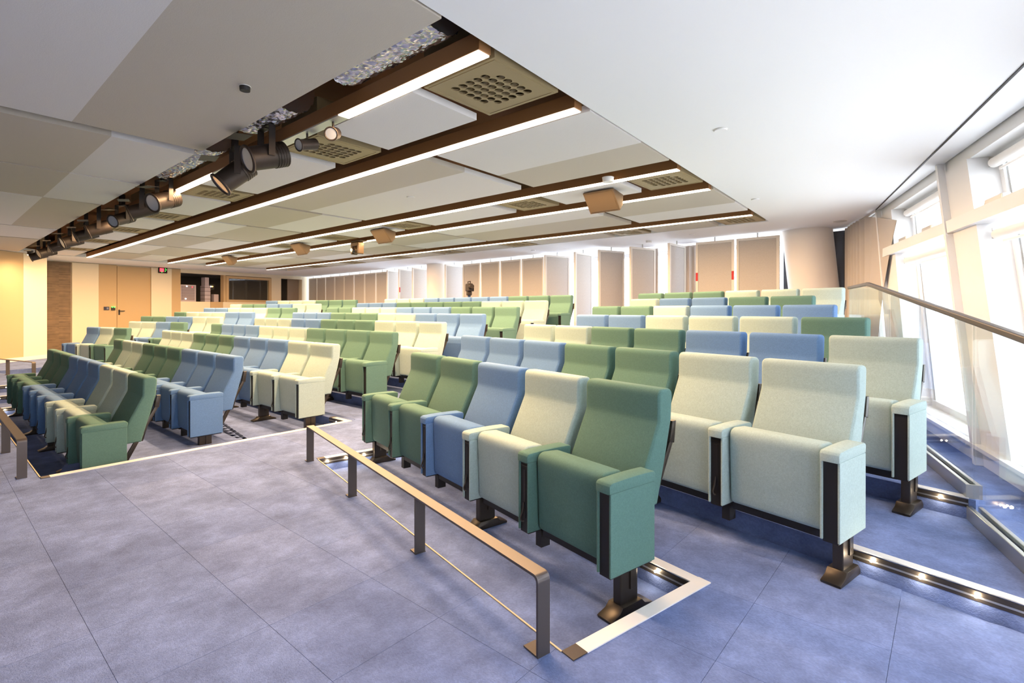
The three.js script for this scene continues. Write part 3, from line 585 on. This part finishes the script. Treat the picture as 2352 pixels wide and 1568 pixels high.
  part('box_body', rbox(0.17, 0.28, 0.2, 0.01, 1), grey, boxy, [0, 0.14, 0]);
  const desk = thing('indicator_panel', 'dark panel with orange and white lights in the control booth', 'panel', toW(4.84, yb + 0.45, -0.6), turn);
  part('panel_body', box(0.25, 0.2, 0.08), dark, desk, [0, 0.1, 0]); part('indicator_lamp', ball, lampW, desk, [-0.06, 0.12, 0.05]); part('indicator_lamp', ball, lampO, desk, [0.05, 0.12, 0.05]); part('indicator_lamp', ball, lampW, desk, [-0.01, 0.12, 0.05]);
  // small fittings
  const ex = thing('status_display', 'black box with red and green lights above the tan door', 'display', toW(2.93, EYE + 1.2, 0.02), turn);
  part('display_case', rbox(0.26, 0.19, 0.06, 0.008, 1), M.black, ex, [0, 0.095, 0.03]);
  part('red_display', box(0.12, 0.11, 0.006), lampR, ex, [-0.04, 0.1, 0.062]);
  for (const [u, v] of [[0.06, 0.07], [0.09, 0.11], [0.07, 0.14], [-0.04, 0.03]]) part('green_lamp', new THREE.SphereGeometry(0.012, 8, 6), lampG, ex, [u, v, 0.063]);
  const gs = thing('door_signal', 'green lit signal switch beside the door handle', 'signal', toW(1.57, EYE + 0.03, -0.02), turn);
  part('signal_case', box(0.1, 0.1, 0.03), M.black, gs, [0, 0, 0.015]); for (const q of [-1, 1]) part('green_lamp', new THREE.SphereGeometry(0.02, 10, 8), lampG, gs, [q * 0.03, 0.05, 0.03]);
  const cp = thing('wall_keypad', 'small dark keypad on the tan wall left of the green signal', 'keypad', toW(1.4, EYE + 0.04, -0.02), turn);
  part('keypad_case', rbox(0.13, 0.1, 0.03, 0.006, 1), std(0x3a3d52), cp, [0, 0, 0.015]); part('keypad_screen', box(0.05, 0.06, 0.004), std(0x7d8296), cp, [0.02, 0, 0.031]);
}

// ---------------------------------------------------------------- stage spotlights on the first light line
function spot(al, p, y, aim, r, len, label, lensMat, yoke = true, tilt = -0.5) {
  const [x, d] = FC.at(al, p), o = thing('spotlight', label, 'spotlight', [x, y, -d], aim, 'spotlights hung along the ceiling gap');
  const tiltG = new THREE.Euler(0, 0, 0);
  const add = (nm, g, m, par = o) => part(nm, at(g, 0, 0, 0, tilt < 0 ? -tilt : tilt, 0, 0), m, par);
  // body axis along local +z, tipped downwards
  add('can', at(cyl(r * 0.92, r, len, 28), 0, 0, 0, Math.PI / 2), M.spotBody);
  add('front_ring', at(new THREE.TorusGeometry(r, r * 0.12, 8, 28), 0, 0, len / 2), M.spotBody);
  add('lens', at(cyl(r * 0.86, r * 0.86, 0.01, 28), 0, 0, len / 2 - 0.004, Math.PI / 2), lensMat);
  if (yoke) {
    const fins = []; for (let k = 0; k < 5; k++) fins.push(at(cyl(r * 1.02, r * 1.02, 0.008, 24), 0, 0, -len * 0.2 - k * 0.022, Math.PI / 2)); add('cooling_fins', join(...fins), M.spotBody);
    for (const q of [-1, 1]) part('yoke_arm', box(0.006, r * 2.4, 0.05), M.spotBody, o, [q * r * 1.12, r * 1.1, 0]);
    part('yoke_bridge', box(r * 2.25, 0.008, 0.05), M.spotBody, o, [0, r * 2.3, 0]); part('hook_clamp', box(0.05, 0.16, 0.05), M.spotBody, o, [0, r * 2.3 + 0.07, 0]);
    part('barn_door', at(box(r * 1.9, 0.003, r * 1.3), 0, r * 1.1, len / 2 + r * 0.5, 0.1), M.spotBody, o);
  } else { part('stem', cyl(0.008, 0.008, 0.1, 10), M.spotBody, o, [0, r + 0.04, 0]); part('track_adapter', box(0.05, 0.012, 0.03), M.spotBody, o, [0, r + 0.09, 0]); }
  return o;
}
M.spotBody = std(0x2f2724, { roughness: 0.5, metalness: 0.2 });
const lensOff = std(0xb8c0cc, { roughness: 0.12, metalness: 0.5 });
{
  const sy = CY - 0.12;
  spot(-3.42, 1.985, CY - 0.1, 0.1, 0.045, 0.13, 'small track spotlight nearest the white ceiling', lensOff, false, 0.35);
  spot(-3.80, 1.985, CY - 0.1, -0.6, 0.045, 0.15, 'small track spotlight next to the large stage lamp', lensOff, false, 0.3);
  spot(-4.16, 1.83, sy - 0.04, -0.75, 0.1, 0.3, 'large black stage lamp nearest the camera with pale lens', lensOff, true, 0.35);
  spot(-4.78, 1.83, sy - 0.08, -0.9, 0.1, 0.3, 'second large black stage lamp, tipped steeply down', lensOff, true, 0.75);
  const rest = [[-6.75, 0.1, -0.35, 'third stage lamp with bright ribbed lens'], [-7.6, 0.09, -1.0, 'fourth stage lamp along the ceiling gap'], [-8.55, 0.08, -0.2, 'fifth stage lamp, just before the short lit piece'], [-9.9, 0.1, -0.9, 'sixth stage lamp along the ceiling gap'], [-10.8, 0.09, -0.8, 'seventh stage lamp along the ceiling gap'], [-12.0, 0.1, -0.6, 'eighth stage lamp along the ceiling gap'], [-13.2, 0.09, -0.9, 'ninth stage lamp along the ceiling gap'], [-14.7, 0.1, -0.5, 'tenth stage lamp along the ceiling gap'], [-15.8, 0.09, -0.9, 'eleventh stage lamp, last before the left wall']];
  for (const [a, r, aim, l] of rest) spot(a, 1.83, sy - 0.03, aim, r, 0.28, l, lensOff, true, 0.4);
  // lit lamp that washes the left wall
  const [x, d] = FC.at(-16.35, 1.75);
  const o = thing('wall_washer_lamp', 'small lit lamp at the left wall end of the ceiling gap', 'lamp', [x, CY - 0.1, -d], FC.turn);
  part('lamp_can', cyl(0.06, 0.05, 0.1, 20), M.spotBody, o, [0, 0.05, 0]);
  part('glowing_lens', cyl(0.05, 0.05, 0.008, 20), new THREE.MeshStandardMaterial({ color: 0xffffff, emissive: lin(1, 0.8, 0.5), emissiveIntensity: 20 }), o, [0, -0.004, 0]);
  const q = new THREE.SpotLight(lin(1, 0.74, 0.4), 7, 0, 1.2, 0.8); q.shadow.radius = 3; q.castShadow = true; q.position.set(x, CY - 0.13, -d); q.target.position.set(-11.9, 0.7, -12.2); scene.add(q, q.target);
}

// ---------------------------------------------------------------- hung loudspeakers, cameras, detectors
{
  const sp = [[-3.08, 'nearest hanging box loudspeaker, close to the white ceiling'], [-7.4, 'second hanging box loudspeaker, above the ceiling camera'], [-10.3, 'third hanging box loudspeaker from the window side'], [-14.0, 'farthest hanging box loudspeaker, towards the left wall']];
  const box0 = run([[-0.13, 0.06], [-0.12, -0.06], [-0.055, -0.13], [0.12, 0.085], [0.10, 0.10]], 0.40, 0.008, 2);
  for (const [a, l] of sp) {
    const [x, d] = FC.at(a, 5.22), o = thing('hanging_loudspeaker', l, 'loudspeaker', [x, CY - 0.11, -d], FC.turn, 'box loudspeakers hung from the ceiling bay');
    part('speaker_cabinet', box0, M.cabinet, o); part('mount_bracket', join(at(box(0.16, 0.01, 0.06), 0, 0.11, 0), at(box(0.01, 0.06, 0.06), -0.08, 0.09, 0), at(box(0.01, 0.06, 0.06), 0.08, 0.09, 0), at(box(0.03, 0.56, 0.03), 0, 0.38, 0)), M.rail, o);
    part('grille', box(0.36, 0.003, 0.24), M.cabinet, o, [0, -0.024, 0.034], [-0.888, 0, 0]);
  }
  const [x, d] = FC.at(-9.0, 5.75), c = thing('ceiling_camera', 'bronze pan-tilt camera hanging from the fourth light line', 'camera', [x, CY - 0.02, -d], FC.turn);
  const cm = std(0x4a3a28, { roughness: 0.4, metalness: 0.3 });
  part('mount_plate', rbox(0.34, 0.03, 0.16, 0.012, 2), cm, c, [0.05, 0, 0]);
  part('camera_base', rbox(0.26, 0.1, 0.16, 0.03, 3), cm, c, [0, -0.06, 0]);
  for (const q of [-1, 1]) part('fork_arm', rbox(0.05, 0.2, 0.14, 0.02, 3), cm, c, [q * 0.11, -0.16, 0]);
  const hd = part('camera_head', new THREE.SphereGeometry(0.078, 24, 16), cm, c, [0, -0.18, 0.01]); part('lens_barrel', cyl(0.045, 0.04, 0.08, 20), M.black, hd, [0, -0.01, 0.08], [Math.PI / 2, 0, 0]); part('lens_glass', cyl(0.035, 0.035, 0.004, 20), lensOff, hd, [0, -0.01, 0.122], [Math.PI / 2, 0, 0]);
  // round detectors
  const disc = (al, p, r, m, label, h = 0.016) => { const [x, d] = FC.at(al, p), o = thing('ceiling_detector', label, 'detector', [x, CY, -d], 0, 'small round ceiling fittings'); part('detector_disc', cyl(r, r * 0.92, h, 28), m, o, [0, -h / 2, 0]); part('detector_ring', at(new THREE.TorusGeometry(r, 0.003, 6, 28), 0, -0.002, 0, Math.PI / 2), M.alu, o); };
  disc(-3.32, 1.33, 0.032, M.black, 'round chrome and black sensor on the near ceiling panel', 0.03);
  disc(-1.34, 4.03, 0.05, M.white, 'flat white disc on the white ceiling near the windows', 0.012);
  disc(-1.85, 6.85, 0.05, M.white, 'flat white disc on the white ceiling beside the rear light line', 0.012);
  disc(-5.03, 3.96, 0.05, M.panelLight, 'flat pale disc on the pale panel between second and third light lines', 0.01);
  disc(-1.31, 9.43, 0.09, M.alu, 'recessed ceiling spot beside the beige curtain', 0.006);
  disc(-2.72, 4.72, 0.06, M.white, 'white smoke detector dome beside the third light line', 0.05);
  disc(-4.6, 9.6, 0.06, M.white, 'white detector on the ceiling in front of the partition', 0.04);
  disc(-3.6, 9.3, 0.05, M.white, 'flat white disc right of the detector by the partition', 0.012);
  disc(-7.4, 9.4, 0.05, M.white, 'flat white disc on the ceiling above the video camera', 0.012);
  disc(-10.6, 7.0, 0.04, M.panelDark, 'small disc on the panel left of the ceiling camera', 0.01);
}
// ---------------------------------------------------------------- video camera at the back
{
  const d = 12.9, x = (1077.5 - 1176) / 1174.5 * d, o = thing('video_camera', 'black video camera on a tripod behind the rear row', 'camera', [x, LEVEL[9], -d], 0.4);
  const m = std(0x2b221d, { roughness: 0.6 }), top = EYE + 0.36 - LEVEL[9];
  part('camera_body', rbox(0.13, 0.2, 0.26, 0.03, 3), m, o, [0, top + 0.2, 0]); part('lens_hood', cyl(0.055, 0.07, 0.12, 20), m, o, [0, top + 0.22, 0.18], [Math.PI / 2, 0, 0]);
  part('top_handle', join(at(box(0.02, 0.02, 0.2), 0, 0.06, 0), at(box(0.02, 0.06, 0.02), 0, 0.03, 0.09), at(box(0.02, 0.06, 0.02), 0, 0.03, -0.09)), m, o, [0, top + 0.29, 0]);
  part('fluid_head', rbox(0.12, 0.1, 0.12, 0.02, 2), m, o, [0, top + 0.05, 0]); part('side_monitor', box(0.02, 0.09, 0.12), m, o, [0.1, top + 0.15, 0]);
  part('pan_handle', cyl(0.008, 0.008, 0.34, 8), m, o, [0.07, top - 0.04, -0.14], [0.8, 0, 0]); part('centre_column', cyl(0.035, 0.035, 0.3, 16), std(0x34466a), o, [0, top - 0.1, 0]);
  for (let k = 0; k < 3; k++) { const a = k * 2.094, h = top - 0.15; part('tripod_leg', at(cyl(0.014, 0.012, Math.hypot(h, 0.35), 10), 0, 0, 0), m, o, [Math.sin(a) * 0.175, h / 2, Math.cos(a) * 0.175], [-Math.atan2(0.35, h) * Math.cos(a), 0, Math.atan2(0.35, h) * Math.sin(a)]); }
}
// ---------------------------------------------------------------- pale building across the street
{
  const [x, d] = [FQ[0] + 0.912 * 13 + 3, FQ[1] - 0.41 * 13 + 6], o = thing('building', 'pale office building across the street seen through the windows', 'building', [x, -6, -d], FTURN);
  const wallM = std(0xe8e8ea), glassM = std(0x9fb0c4, { roughness: 0.2 });
  part('facade', box(40, 22, 4), wallM, o, [0, 11, 2.2]);
  for (let r = 0; r < 6; r++) for (let c = 0; c < 14; c++) { const w = part('window', box(1.7, 1.9, 0.12), wallM, o, [-18 + c * 2.75, 2.2 + r * 3.3, 0.2]); part('pane', box(1.45, 1.65, 0.05), glassM, w, [0, 0, -0.06]); }
}
renderer.render(scene, camera);
